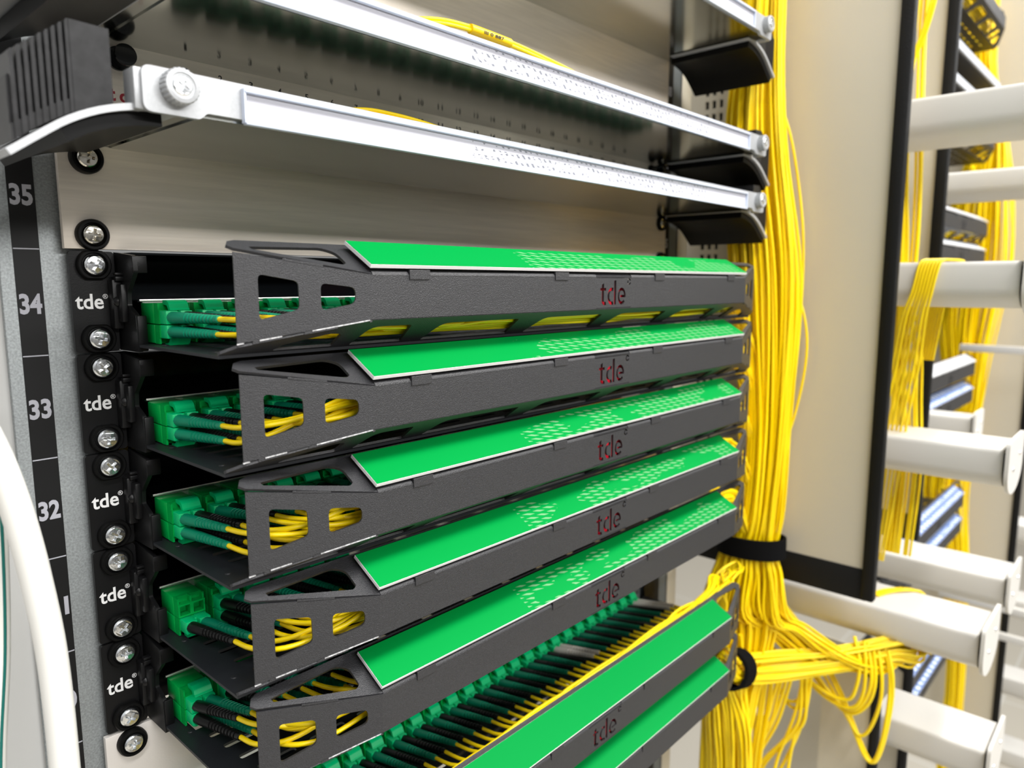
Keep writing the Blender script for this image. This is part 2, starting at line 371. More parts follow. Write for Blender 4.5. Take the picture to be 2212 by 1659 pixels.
# sheet metal of the tray
T = 1.15
def front_guard_mesh():
    b = MB(); cx = 241.3
    mir = lambda pts: [(482.6-x, y) for x, y in pts]
    # front face with stencil lettering cut through
    def arc(cx0, cz0, ro, ri, a0, a1, sx=1, n=12):
        o = [(cx0+ro*sx*math.cos(R(a0+(a1-a0)*k/n)), cz0+ro*math.sin(R(a0+(a1-a0)*k/n))) for k in range(n+1)]
        i = [(cx0+ri*sx*math.cos(R(a1-(a1-a0)*k/n)), cz0+ri*math.sin(R(a1-(a1-a0)*k/n))) for k in range(n+1)]
        return o+i
    z0 = -26.2
    holes = [[(229.4, z0+11.2), (231.4, z0+12.0), (231.4, z0+9.4), (233.4, z0+9.4), (233.4, z0+7.9), (231.4, z0+7.9), (231.4, z0+1.9), (233.5, z0+1.5), (233.5, z0-.1), (231.2, z0-.2), (229.4, z0+1.2), (229.4, z0+7.9), (228.0, z0+7.9), (228.0, z0+9.4), (229.4, z0+9.4)],
             arc(239.1, z0+4.7, 4.9, 3.0, 68, 292, .84),
             [(241.3, z0), (243.3, z0), (243.3, z0+13.6), (241.3, z0+13.4)],
             arc(249.0, z0+4.7, 4.9, 3.1, 12, 318, .82)[:13]+[(249.0+3.1*.82*math.cos(R(318)), z0+4.7+3.1*math.sin(R(318)))]+arc(249.0, z0+4.7, 4.9, 3.1, 12, 318, .82)[14:25]+[(251.3, z0+5.3), (247.6, z0+5.3), (247.6, z0+4.0), (252.9, z0+4.0)],
             arc(256.4, z0+12.9, 1.9, 1.0, 20, 340, 1, 10),
             [(223.9, -11.35), (258.5, -11.35), (258.5, -11.0), (223.9, -11.0)], [(223.9, -28.1), (258.5, -28.1), (258.5, -27.8), (223.9, -27.8)]]
    b.plate([(73, -28.4), (409.6, -28.4), (409.6, -10.6), (73, -10.6)], holes, (0, -114, 0), (1, 0, 0), (0, 0, 1), -T)
    # upper flange
    up = (0, 17, 9.7); L = [(73, .25), (24.3, 17.9), (22.4, 20), (24.2, 23), (27.5, 24.2)]
    out = L+[(482.6-x, y) for x, y in reversed(L)]
    cut = rpoly([(30.8, 19.4), (62.0, 20.6), (66.8, 17.2), (66.6, 8.4), (64.4, 6.9), (31.2, 17.6)], [.4, 3, 3, 1.2, 1.2, .4])
    b.plate(out, [cut, mir(cut)], (0, -114, -10.4), (1, 0, 0), up, -T)
    # lower flange with the row of openings
    dn = (0, 21, -11.9); L = [(73, .25), (24.3, 17.9), (19.4, 22.6), (19, 24.1)]
    out = L+[(482.6-x, y) for x, y in reversed(L)]
    holes = [rpoly([(42, 18.4), (59.5, 10.4), (65.5, 11.5), (66.5, 22.6), (40, 22.6)], [.5, 3, 2, 1.5, .8])]
    holes.append(mir(holes[0])); x = 74.5
    for xa, xb in ((75, 99), (114, 168), (185, 239), (255, 309), (326, 376), (388, 406)):
        holes.append(rpoly([(xa, 22.6), (xb+3.5, 22.6), (xb-1, 6.3), (xa+2, 6.3)], [1, 1, 1.5, 5]))
    b.plate(out, holes, (0, -114, -28.6), (1, 0, 0), dn, T)
    # wings
    w1 = rpoly([(28.6, -13.3), (28.4, -23.9), (43.2, -27.6), (43.2, -10.7)], 2.0)
    w2 = rpoly([(6.5, -15.7), (6.5, -21.9), (20.2, -24.6), (20.2, -14.0)], 2.4)
    wo_ = [(0, -10.7), (0, -28.3), (51.4, -36.0), (51.4, -2.9)]
    b.plate(wo_, [w1, w2], (73, -114, 0), (-49, 15.5, 0), (0, 0, 1), T)
    b.plate(wo_, [w1, w2], (409.6, -114, 0), (49, 15.5, 0), (0, 0, 1), -T)
    # tabs that lock the bends
    for s in (0, 1):
        fx = (lambda a: a) if s == 0 else (lambda a: 482.6-a)
        org = (73, -114, 0) if s == 0 else (409.6, -114, 0); ux = (-49, 15.5, 0) if s == 0 else (49, 15.5, 0); t = T if s == 0 else -T
        for t0, t1 in ((19, 34),):
            zz = lambda q: -10.4+q/51.4*7.6
            b.plate([(t0, zz(t0)-.6), (t1, zz(t1)-.6), (t1, zz(t1)+.55), (t0, zz(t0)+.55)], [], org, ux, (0, 0, 1), t)
        for t0, t1 in ((0, 1), (14, 27), (35, 46), (50.6, 51.4)):
            zz = lambda q: -28.5-q/51.4*7.8
            b.plate([(t0, zz(t0)-.9), (t1, zz(t1)-.9), (t1, zz(t1)+.4), (t0, zz(t0)+.4)], [], org, ux, (0, 0, 1), t)
    for xa, xb in ((92.3, 103.4), (188.2, 199.2), (284.5, 295.2), (381, 391.7)): b.box(xa, xb, -114.5, -113.1, -12.6, -8.6, .15)
    return b
def bend_meshes():
    out = []
    for xa, xb in ((73.6, 91.8), (103.9, 187.8), (199.6, 223.8), (258.6, 284), (295.6, 380.6), (392.1, 409.2)):
        pr = [(-112.2-1.9*math.cos(R(k*18)), -11.0+1.9*math.sin(R(k*18))) for k in range(8)]+[(-112.0, -10.4), (-112.8, -12.0)]
        out.append(MB().prism(pr, 0, xa, xb).mesh('bent_edge', M['powder'], smooth=50))
    return out
GUARD = front_guard_mesh().mesh('front_guard', M['powder'], smooth=20)
BENDS = bend_meshes()
def lit_strip(t0, t1):
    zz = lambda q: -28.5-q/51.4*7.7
    return MB().plate([(t0, zz(t0)-.3), (t1, zz(t1)-.3), (t1, zz(t1)+.18), (t0, zz(t0)+.18)], [], (73, -114.15, 0), (-49, 15.5, 0), (0, 0, 1), T*.5).mesh('painted_lit_edge', M['lit_edge'])
LIT_STRIPS = [lit_strip(1, 24), lit_strip(35.5, 43.5), lit_strip(49.2, 51.6)]  # thin pale strips painting the lit cut edges under the left wing
REDF = MB().box(226, 260, -110.6, -110.2, -28.0, -11.8).mesh('red_inlay', M['red'])
def tray_plate_mesh():
    holes = []
    for i in range(12):
        xo = 27+36*i
        if xo+9 < 455: holes.append([(xo, -33.8), (xo+9, -33.8), (xo+9, -11.6), (xo, -11.6)])
    for row, (y, x0) in enumerate(((-43.0, 29), (-55.2, 30), (-67.4, 31), (-79.5, 31))):
        for i in range(17):
            xa = x0+25.5*i+(0, 0, 0, 2)[row]
            if xa+18 < 455: holes.append(rpoly([(xa, y-1.7), (xa+18, y-1.7), (xa+18, y+1.7), (xa, y+1.7)], 1.5, 2))
    return MB().prism([(19, -93.4), (463.6, -93.4), (463.6, -3), (19, -3)], 2, -41.6, -40.4, holes)
PLATE = tray_plate_mesh().mesh('tray_plate', M['powder_dark'], smooth=20)
RIV = MB()
for xx in (25, 457.6):
    for yy in (-33, -79): RIV.lathe([(0, 1.5), (.35, 1.2), (.5, .3)], (xx, yy, -40.5), (0, 0, 1), 12)
RIV = RIV.mesh('rivet', M['powder_dark'])
def label_boxes(x0, x1):
    up = Vector((0, 17, 9.7)).normalized(); n = Vector((1, 0, 0)).cross(up)
    o = Vector((0, -114.3, -8.2)); pts = [(x0, .2), (x1, .2), (x1, 19.8), (x0, 19.8)]
    back = MB().plate(pts, [], o, (1, 0, 0), up, 1.5)
    pts2 = [(x0+.15, .35), (x1-.15, .35), (x1-.15, 19.7), (x0+.15, 19.7)]
    face = MB().plate(pts2, [], o+n*1.5, (1, 0, 0), up, .2)
    return back, face
lb, lf = label_boxes(72.5, 410.3)
LABEL = lb.mesh('label', M['label_white']); LFACE = lf.mesh('label_face', M['green_label'])
LFACE_P = LFACE.copy(); LFACE_P.materials[0] = M['green_label_plain']
LFACE_B = LFACE.copy(); LFACE_B.materials[0] = M['blue_label']; LFACE_G = LFACE.copy(); LFACE_G.materials[0] = M['grey_label']

def tray_parts(t, face):
    g = put(GUARD, 'front_guard', t); put(REDF, 'red_inlay', g)
    for q in BENDS: put(q, 'bent_edge', g)
    for q in LIT_STRIPS: put(q, 'painted_lit_edge', g)
    p = put(PLATE, 'tray_plate', t); put(RIV, 'rivet', p)
    l = put(LABEL, 'label', t); put(face, 'label_face', l)

ORD = ['topmost', 'second from top', 'third from top', 'fourth from top', 'fifth from top']
ROWS = {0: 'topmost', 1: 'second', 2: 'third', 3: 'fourth', 4: 'fifth', 6: 'sixth', 7: 'lowest'}
NUM = ['first', 'second', 'third', 'fourth', 'fifth', 'sixth', 'seventh', 'eighth', 'ninth', 'tenth', 'eleventh', 'twelfth', 'thirteenth', 'fourteenth',
       'fifteenth', 'sixteenth', 'seventeenth', 'eighteenth', 'nineteenth', 'twentieth', 'twenty-first', 'twenty-second', 'twenty-third', 'twenty-fourth',
       'twenty-fifth', 'twenty-sixth', 'twenty-seventh', 'twenty-eighth']
PITCH = 15.65; X0 = 24.7; YK = lambda k: 25.0 if k == 6 else 9.5
NCOL = {0: 9, 1: 7, 2: 7, 3: 6, 4: 6, 6: 26, 7: 0}
for k in (0, 1, 2, 3, 4, 6, 7):
    zt = -k*U
    desc = {0: 'black patch panel with green label strip, topmost, beside rail number 34', 1: 'black patch panel with green label strip beside rail number 33',
            2: 'black patch panel with green label strip beside rail number 32', 3: 'black patch panel with green label strip beside rail number 31',
            4: 'black patch panel with green label strip just above the silver blank panel', 6: 'black patch panel with green label, second lowest, crowded with plugs behind it',
            7: 'black patch panel with green label at the very bottom of the rack'}[k]
    t = thing('patch_tray', desc, 'patch panel', (0, 0, zt), 'black patch panels with green labels')
    if k < 6:
        put(ear, 'ear', t); put(lett, 'lettering', t)
        screw(t, 9.4, -2, -6.3); screw(t, 9.2, -2, -38.1)
        h = put(hinge, 'hinge', t); put(pin, 'pivot_pin', h); put(bracket, 'hinge_bracket', t)
        if k in (2, 3): shifted(text_mesh('A', 2.6, 2.9, .1, .03), 22.2, -3.2, -44.6-7.6+8.3).build('port_letter', M['white_text'], t)
    put(ear_r, 'ear', t)
    for me, nm in ((housing, 'housing'), (strip, 'steel_strip')): put(me, nm, t).location = (.003, YK(k)/1000, 0)
    tray_parts(t, LFACE if k < 5 else LFACE_P)
    for c in range(NCOL[k]):
        a = put(ADAPT, 'adapter', t); a.location = ((X0+PITCH*c)/1000, YK(k)/1000, 0)

# ---------------------------------------------------------------- patch cords
def plug_mesh(low):
    b = MB(); zc = -28.6 if not low else -34.7
    for xc in (3.2, 9.4): b.box(xc-2.6, xc+2.6, -44.6, -36.5, zc-2.9, zc+2.9, .5)
    b.box(.9, 11.7, -41.5, -38.0, zc-2.6, zc+2.6, .3)
    pr = [(-34.4, -21.4), (-38.2, -21.3), (-40.2, -22.4), (-41.4, -24.9), (-42.2, -25.6), (-40.0, -25.8), (-38.4, -23.6), (-34.4, -23.2)]
    if low: pr = [(y, -63.3-z) for y, z in pr]
    pr = rpoly(pr, .5, 2); b.prism(pr, 0, 3.6, 11.9)
    return b.mesh('plug', M['green_plug'])
PLUG = [plug_mesh(False), plug_mesh(True)]
def boot_mesh(m):
    pr = [(0, 2.45), (.6, 2.6), (7, 2.5), (12, 2.35)]; y = 12.5
    for i in range(9):
        r = 2.35-.075*i; pr += [(y, r), (y+1.3, r-.03), (y+1.4, r-.55), (y+2.35, r-.55)]; y += 2.4
    pr += [(y, 1.75), (y+2.4, 1.6), (y+2.5, 1.2)]
    return MB().lathe(pr, (0, 0, 0), (0, -1, 0), 14).mesh('boot', m, smooth=30)
BOOT = {c: boot_mesh(M['boot_'+c]) for c in ('green', 'black', 'white')}
CORD_G = 'patch cords plugged into the panels'
def cord(k, c, low):
    zt = -k*U; rng = random.Random(k*100+c*2+low); YA = YK(k)
    bx = X0+PITCH*c
    row = 'lower' if low else 'upper'
    if k == 6: lab = 'patch cord, %s from the left, in the plug row above the second lowest green label' % NUM[c]
    else: lab = 'patch cord, %s from the left, %s port row of the %s black tray' % (NUM[c], row, {0: 'topmost', 1: 'second', 2: 'third', 3: 'fourth', 4: 'fifth'}[k])
    t = thing('patch_lead', lab, 'patch cord', (bx, -38+YA, zt-28.6), CORD_G)
    p = put(PLUG[low], 'plug', t); p.location = (0, .038, .0286)
    left = 'green' if k < 3 or k == 6 else 'black'; right = 'black' if left == 'green' else 'green'
    if k == 6 and c in (25, 18): left = right = 'white'
    zc = -28.6 if not low else -34.7
    droop = {0: 0, 1: 2, 2: 2.3 if low else 3.6, 3: 4, 4: 5 if low else 8, 6: 6}[k]
    for xc, colr in ((3.2, left), (9.4, right)):
        o = put(BOOT[colr], 'boot', t)
        ax = rng.uniform(.06, .11); az = droop/36+rng.uniform(-.015, .015)
        o.location = (xc/1000, -.005, (zc+28.6)/1000); o.rotation_euler = (-az, 0, ax)
        d = Vector((math.sin(ax), -math.cos(ax), az)).normalized(); s = Vector((bx+xc, -43+YA, zt+zc)); e = s+d*36
        ya, yb, za, zb = {0: (-103, -80, -36, -27), 1: (-107, -92, -30, -16), 2: (-107, -93, -28, -15), 3: (-107, -93, -27, -16), 4: (-107, -92, -28, -17), 6: (-90.5, -83, -8, 0)}[k]
        yr = rng.uniform(ya, yb); zr = rng.uniform(za, zb)
        if k == 0: zr = max(zr, -28.6-(yr+114)*.567+2.6)
        if k == 6: zr = -10+.42*c+rng.uniform(-1.5, 1.5)
        if k in (1, 2, 3, 4): zr = max(zr, -28.6-(yr+114)*.567+3.2); zr = min(zr, -10.4+(yr+114)*.57-3.2)
        dy = yr-e.y; ze = e.z-zt; dz = zr-ze; x2 = e.x+55+rng.uniform(-6, 6)
        cl = lambda x, y: max(y, -114+15.5*max(0, 73-x)/49+3.2)
        pts = [e-d*3, e, Vector((e.x+1.2, e.y+dy*.42, zt+ze+az*7)), Vector((e.x+6.5, cl(e.x+6.5, e.y+dy*.78), zt+ze+az*10+dz*.15)), Vector((e.x+18, cl(e.x+18, e.y+dy*.95), zt+ze+dz*.45)), Vector((e.x+36, cl(e.x+36, yr), zt+ze+dz*.85)), Vector((x2, cl(x2, yr), zt+zr))]
        x = x2+40
        while x < 415:
            pts.append(Vector((x, max(-108, min(-77, yr+rng.uniform(-1.5, 1.5))), zt+zr+rng.uniform(-1.2, 1.2)))); x += 45
        if k == 6: pts += [Vector((max(x2+10, 432), -84+rng.uniform(-2, 2), zt-2+rng.uniform(-4, 2))), Vector((max(x2+26, 456), -76+rng.uniform(-4, 4), zt-1+rng.uniform(-4, 3))), Vector((478, -70+rng.uniform(-5, 5), zt-10)), Vector((491, -67+rng.uniform(-5, 5), zt-36)), Vector((499, -66+rng.uniform(-5, 5), zt-80))]
        else: pts += [Vector((max(x2+12, 428), min(yr+4, -86), zt+zr)), Vector((455, -74+rng.uniform(-6, 6), zt+zr+2)), Vector((486, -66+rng.uniform(-10, 6), zt+zr)), Vector((516, -62+rng.uniform(-8, 8), zt+zr-14)), Vector((534, -66+rng.uniform(-8, 8), zt+zr-50))]
        MB().tube(spline(pts, 4), 1.12, 7).build('cable', M['yellow'], t, (bx, -38+YA, zt-28.6), 60)
for k in (0, 1, 2, 3, 4, 6):
    for c in range(NCOL[k]):
        for low in ((0, 1) if k != 6 else (0,)):
            if k == 3 and c == 0 and not low: continue     # this port is empty in the photo
            cord(k, c, low)

# ================================================================ plain panels
def blank(zb, zt, label, m, scr, y0=-3):
    t = thing('blanking_plate', label, 'blank panel', (0, 0, zb))
    MB().box(-1.4, 482.6, y0, 0, zb+.4, zt-.4, .3).build('panel', m, t, (0, 0, zb))
    for x, z in scr: screw(t, x, y0, z-zb, SCREWN if m is M['alu'] else SCREW, WASHR, None, 2.8)
    return t
blank(0, U, 'brushed aluminium blank panel beside rail number 35', M['alu'], [(9.3, 38.2), (9.4, 6.4), (473.4, 38.2), (473.4, 6.4)])
blank(-6*U, -5*U, 'pale silver blank panel below the lowest lettered black panel ear', M['alu_pale'], [(9.6, -5*U-6.4)])

# ================================================================ pull-out trays with white label bars
def pull_tray(zb, zt, label, txt):
    t = thing('pull_out_tray', label, 'pull-out tray', (0, 0, zb)); O = (0, 0, zb)
    MB().box(-1.4, 482.6, -2, 0, zb+.5, zt-.4, .3).build('panel', M['alu'], t, O)
    sh = MB().box(-2, 484, -90, -2, zb-.3, zb+.6).build('shelf', M['shelf'], t, O)
    MB().box(19, 463.6, -90.5, -2, zb-.9, zb-.3).build('shelf_floor', M['shelf'], sh, O)
    br = MB()
    br.plate(rpoly([(-1.2, zb-2), (17.8, zb-2), (20.4, zb+.4), (462.2, zb+.4), (464.8, zb-2), (483.8, zb-2), (483.8, zb+12.8), (-1.2, zb+12.8)], [3, 1, 1, 1, 1, 3, 3, 3]), [], (0, -90.5, 0), (1, 0, 0), (0, 0, 1), 2.2)
    br.box(-3.2, .2, -91, -82, zb-1.5, zb+12, .7).box(482.4, 485.8, -91, -82, zb-1.5, zb+12, .7)
    bar = br.build('label_bar', M['bar'], t, O)
    hd = MB().box(33.5, 449, -95.4, -92.6, zb+9.6, zb+11.2, .3).box(33.5, 449, -95.4, -92.6, zb-1.6, zb-.1, .3).box(33.2, 34.0, -95, -92.6, zb-1, zb+11).box(448.4, 449.2, -95, -92.6, zb-1, zb+11).build('label_holder', M['holder'], bar, O)
    pp = MB().box(34.2, 448.2, -.3, 0, -5, 5).build('label_paper', M['paper'], bar); pp.location = (0, -.0932, (zb+4.8-zb)/1000)
    for x in (10.2, 472.4):
        pr = [(0, 6.0), (4.4, 6.0), (4.9, 5.5), (5.1, 4.3), (4.7, 4.1)]
        n = 72; b = MB(); vs = []; fs = []
        for j, (h, r) in enumerate(pr):
            for q in range(n): a = 2*math.pi*q/n; rr = r-(.35 if (q % 3 == 0 and j < 2) else 0); vs.append((x+rr*math.cos(a), -92.6-h, zb+7.0+rr*math.sin(a)))
        for j in range(len(pr)-1):
            for q in range(n): fs.append((j*n+q, j*n+(q+1) % n, (j+1)*n+(q+1) % n, (j+1)*n+q))
        fs.append(tuple(range((len(pr)-1)*n, len(pr)*n))); b.add(vs, fs)
        ts = b.build('thumbscrew', M['bar'], t, O, 25)
        hs = put(SCREW, 'screw_head', ts); hs.location = (x/1000, -.0963, .0070); hs.scale = (.8, .5, .8); hs.rotation_euler = (0, .5, 0)
    # curved cable guides at both ends
    for s in (0, 1):
        fx = (lambda a: a) if s == 0 else (lambda a: 482.6-a)
        cv = [(13, -.6), (4, -.8), (-4, -1.9), (-13, -4.4), (-22, -8.6), (-30, -14), (-39, -20.5)]
        cv = [(p.x, p.y) for p in spline([(a, q, 0) for a, q in cv], 3)]
        def band(o0, o1, i0=0, i1=99):
            P = []; Q = []
            for i, (a, q) in enumerate(cv):
                if not i0 <= i <= i1: continue
                a0, q0 = cv[max(i-1, 0)]; a1, q1 = cv[min(i+1, len(cv)-1)]; d = Vector((a1-a0, q1-q0)).normalized(); nx, nz = -d.y*-1, d.x*-1
                nx, nz = d.y, -d.x
                P.append((a+nx*o0, q+nz*o0)); Q.append((a+nx*o1, q+nz*o1))
            return [(fx(a), zb+q) for a, q in P+Q[::-1]]
        yf, yb = (-89, -14) if s == 0 else (-80, -10)
        g = MB().prism(band(0, 2.2), 1, yf, yb).build('cable_guide', M['bar'], t, O)
        MB().prism(band(-4.6, -.1, 2, 13 if s == 0 else 99), 1, yf+2.5, yb+2).build('guide_lining', M['rubber'], g, O)
        # slotted comb standing on the guide
        b = MB(); xs = -9
        prof = lambda a: -.7-.0145*max(0, 6-a)**1.92*.86 if a < 6 else -.6
        zlow = lambda a: zb+2.4+(prof(a))
        ztop = lambda a: zb+23-(.0 if a > -20 else (-20-a)*.78)
        b.prism([(fx(-9), zlow(-9)), (fx(-14), zlow(-14)), (fx(-20.5), zlow(-20.5)), (fx(-20.5), ztop(-20.5)), (fx(-9), ztop(-9)-.8)], 1, yf+.2, yf+34)
        nT = 9
        for i in range(nT):
            xa = -20.5-i*1.95; xb = xa-1.15
            b.prism([(fx(xa), zlow(xa)), (fx(xb), zlow(xb)), (fx(xb), ztop(xb)), (fx((xa+xb)/2), ztop(xb)+.9), (fx(xa), ztop(xa))], 1, yf+.4, yf+34)
            b.prism([(fx(xa), zlow(xa)), (fx(xa-1.95), zlow(xa-1.95)), (fx(xa-1.95), zlow(xa)+3.5), (fx(xa), zlow(xa)+4)], 1, yf+.8, yf+34)
        b.prism([(fx(-20), zlow(-20)+2), (fx(-38), zlow(-38)+2), (fx(-38), ztop(-38)-6), (fx(-20), ztop(-20)-6)], 1, yf+2.6, yf+34)
        b.build('comb', M['comb'], g, O)
    return t
ptA = pull_tray(U, 2*U, 'pull-out tray with lowest white label bar, red lettering and port numbers', 1)
ptB = pull_tray(2*U, 4*U, 'pull-out tray with middle white label bar and a yellow cord over it', 0)
ptC = pull_tray(4*U, 6*U, 'pull-out tray with topmost white label bar cut by the top of the picture', 0)
# numbers, lettering, rivets and adapters on the row-36 panel
for i in range(24):
    w = 2.0 if i < 9 else 4.2
    shifted(text_mesh(str(i+1), w if i else 1.2, 3.1, .1, .02), 55.5+15.65*i-w*.35, -2.05, 81.0).build('port_number', M['black_text'], ptA, (0, 0, U))
for ch, x, w, h in (('t', 21.3, 2.3, 5.2), ('d', 25.2, 3.6, 5.6), ('e', 29.8, 3.4, 4.0)):
    shifted(text_mesh(ch, w, h, .1, .03), x, -2.05, 63.9).build('lettering', M['red_text'], ptA, (0, 0, U))
shifted(text_mesh('®', 2.2, 2.2, .1, .01), 35.6, -2.05, 67.2).build('lettering', M['red_text'], ptA, (0, 0, U))
for x in (25.6, 457):
    MB().lathe([(0, 5.0), (1.5, 5.0), (2, 4.6), (2, 3.6), (7, 3.8), (8.6, 4.6), (9.4, 4.4), (9.6, 3)], (x, -2, 81.8), (0, -1, 0), 24).build('push_rivet', M['gloss'], ptA, (0, 0, U))
for x, z in ((9.3, 82.5), (473.4, 82.5)): screw(ptA, x, -2, z-U, SCREWN, WASHR, None, 2.8)
for x, z in ((473.4, 95.2),): screw(ptB, x, -2, z-2*U, SCREWN, WASHR, None, 2.8)
for x, z in ((473.4, 4*U+6.4),): screw(ptC, x, -2, z-4*U, SCREWN, WASHR, None, 2.8)
for pt, zb, n in ((ptA, U, 24),):
    for i in range(n):
        x = 50+15.65*i; zz = zb+14
        MB().box(x, x+11, -16, -2, zz, zz+10, .6).box(x+1, x+5, -26, -16, zz+2, zz+8, .5).box(x+6, x+10, -26, -16, zz+2, zz+8, .5).build('adapter', M['shaded_green'], pt, (0, 0, zb))
# yellow cords lying in these trays
def sleeve_cord(pts, label, sl, org):
    t = thing('breakout_lead', label, 'fibre cord', org)
    P = spline(pts, 6); MB().tube(P, 1.15, 8).build('cable', M['yellow'], t, org, 60)
    MB().tube([p+Vector((0, .6, 1.9)) for p in P], 1.05, 8).build('cable', M['yellow'], t, org, 60)
    if sl: MB().tube(spline(sl, 5), 2.5, 12).build('sleeve', M['yellow_thick'], t, org, 60)
    return t
z = 2*U
sc = sleeve_cord([(95, -40, z+9), (120, -62, z+16), (146, -70, z+22.2), (172, -70, z+25.0), (202, -70, z+24.6), (235, -70, z+22.5), (268, -70, z+19), (320, -66, z+12), (390, -60, z+8)],
            'yellow fibre cord with thicker printed sleeve rising above the middle label bar', [(172, -70, z+25.7), (187, -70, z+25.6), (202, -70, z+25.3)], (180, -60, z+4))
shifted(text_mesh('III 0 887', 15, 1.6, .1, .02), 180, -72.6, z+24.6).build('print', M['black_text'], sc, (180, -60, z+4))
z = U
sleeve_cord([(60, -40, z+7), (80, -62, z+12), (102, -70, z+17.0), (122, -70, z+18.0), (145, -70, z+16.8), (175, -68, z+14), (240, -62, z+8)],
            'yellow fibre cord rising just above the lowest label bar', None, (120, -60, z+4))

# ================================================================ cable manager right of rack 1
def manager_panel(x, label, cat='cable manager panel', perf=True, y0=-170, zb=-297, zt=470, strip_h=28, base=False):
    t = thing('cable_manager_divider', label, cat, (x, 0, zb)); O = (x, 0, zb)
    holes = []
    if perf:
        for j in range(46):
            for i in range(3):
                yy = -10+7.3*i; zz = -262+12.2*j+(6 if i == 1 and j < 10 else 0)
                if zz+7 < zt-5: holes.append([(yy, zz), (yy+4, zz), (yy+4, zz+7.4), (yy, zz+7.4)])
    MB().prism([(y0+1, zb+2), (45, zb+2), (45, zt), (y0+1, zt)], 0, x, x+2, holes).build('plate', M['beige'], t, O)
    MB().box(x-4, x+6, y0-4, y0+7, zb, zt, 2).build('edge_trim', M['trim'], t, O)
    MB().box(x-1.2, x+3.2, y0+3, 30, zb-1, zb+strip_h, .8).build('bottom_strip', M['trim'], t, O)
    if perf: MB().box(x+6, x+7, -16, 22, zb+30, zt).build('inner_backing', M['dark'], t, O)
    return t
manager_panel(570, 'large beige cable manager panel with black edge trim behind the yellow bundle')
manager_panel(752, 'narrow visible beige panel with black trim between yellow cables and second rack', perf=False, y0=-162, zb=-291)
manager_panel(1440, 'farthest beige panel with black trim at the right edge', perf=False, y0=-170, zb=-920, strip_h=5)
def low_panel(x, y0, y1, zt, label):
    t = thing('cable_manager_divider', label, 'cable manager panel', (x, y0, -ZF)); O = (x, y0, -ZF)
    MB().prism(rpoly([(y0+2, zt), (y1, zt+8), (y1, -ZF), (y0+2, -ZF)], [10, 6, 0, 0]), 0, x, x+2).build('plate', M['beige'], t, O)
    MB().tube(spline([(x+1, y0, -ZF+2), (x+1, y0, -800), (x+1, y0, zt-22), (x+1, y0+4, zt-5), (x+1, y0+20, zt+4)], 5), 5.2, 8).build('edge_trim', M['trim'], t, O)
low_panel(640, -164, -112, -398, 'low beige panel with curved black trim under the front white spool')
low_panel(745, -168, -10, -432, 'low panel with curved black trim left of the blue labels')

def spool(x, zt, yf, label, w=66, h=40, yb=-12, cap=True):
    t = thing('cable_spool', label, 'cable spool', (x+w/2, yf, zt), 'white cable spools'); O = (x+w/2, yf, zt)
    def prof(g):
        P = [(x-g, zt+g*1.4), (x-g, zt-h*.55)]
        for k in range(1, 12):
            a = math.pi+math.pi*k/12; P.append((x+w/2+(w/2+g)*math.cos(a), zt-h*.55+(h*.45+g)*math.sin(a)))
        return P+[(x+w+g, zt-h*.55), (x+w+g, zt+g*1.4)]
    p = prof(0); p = rpoly(p, [4]+[0]*(len(p)-2)+[4], 3)
    MB().prism(p, 1, yf, yb).build('body', M['white_steel'], t, O)
    if cap:
        q = prof(5.5); q = rpoly(q, [5]+[0]*(len(q)-2)+[5], 3)
        c = MB().prism(q, 1, yf-5.5, yf-2.5).build('end_cap', M['white_steel'], t, O)
        MB().box(x+6, x+w-6, yf-2.6, yf, zt-h*.5, zt-4).build('end_bracket', M['dark'], t, O)
        for xx, zz in ((x+w*.28, zt-h*.52), (x+w*.72, zt-h*.25)): MB().lathe([(0, 2.2), (.8, 2.0), (1.2, .4)], (xx, yf-5.5, zz), (0, -1, 0), 10).build('screw', M['chrome'], c, O)
    return t
spool(625, 146, -262, 'white cable spool, uppermost, crossing in front of the black trim')
spool(625, 4, -252, 'white cable spool with yellow cables draped over it')
spool(625, -155, -252, 'white cable spool with end cap at middle height, yellow cables behind it', h=38)
spool(625, -324, -247, 'nearest white cable spool with end cap above the hanging yellow loops')
spool(652, -447, -256, 'lowest white cable spool cut by the bottom of the picture', yb=-160)
spool(806, 103, -262, 'thin looking white spool half shaded below the perforated far tray', h=30)
spool(806, -331, -240, 'white cable spool with end cap just behind the nearest one')
spool(960, -184, -170, 'small white spool stub below the two far labelled trays', w=40, h=34)
for i, zt in enumerate((-458, -604, -760, -905)):
    spool(1490, zt, -330, ['white spool stub at right edge, topmost of four', 'white spool stub at right edge, second of four down', 'white spool stub at right edge, third of four down', 'white spool stub at right edge, lowest of four'][i], h=44, w=60, yb=-140)
for i, (zt, x) in enumerate(((-118, 1330), (-560, 1330), (-610, 1330))):
    o = MB().box(x, x+10, -330, -80, zt-12, zt, 1).build('support_arm', M['white_steel'], None, (x, -80, zt))
    tag(o, ['thin grey support arm right of the grey far labels', 'thin grey support arm behind the upper spool end cap', 'thin grey support arm right of the nearest spool end cap'][i], 'support arm', 'thin support arms')

# ================================================================ yellow cables
def strand(pts, label, group, r=1.35, n=6, seg=5, name='fiber_cable'):
    org = tuple(pts[len(pts)//2])
    o = MB().tube(spline(pts, seg), r, n).build(name, M['yellow'], None, org, 60)
    return tag(o, label, 'fibre cable', group)
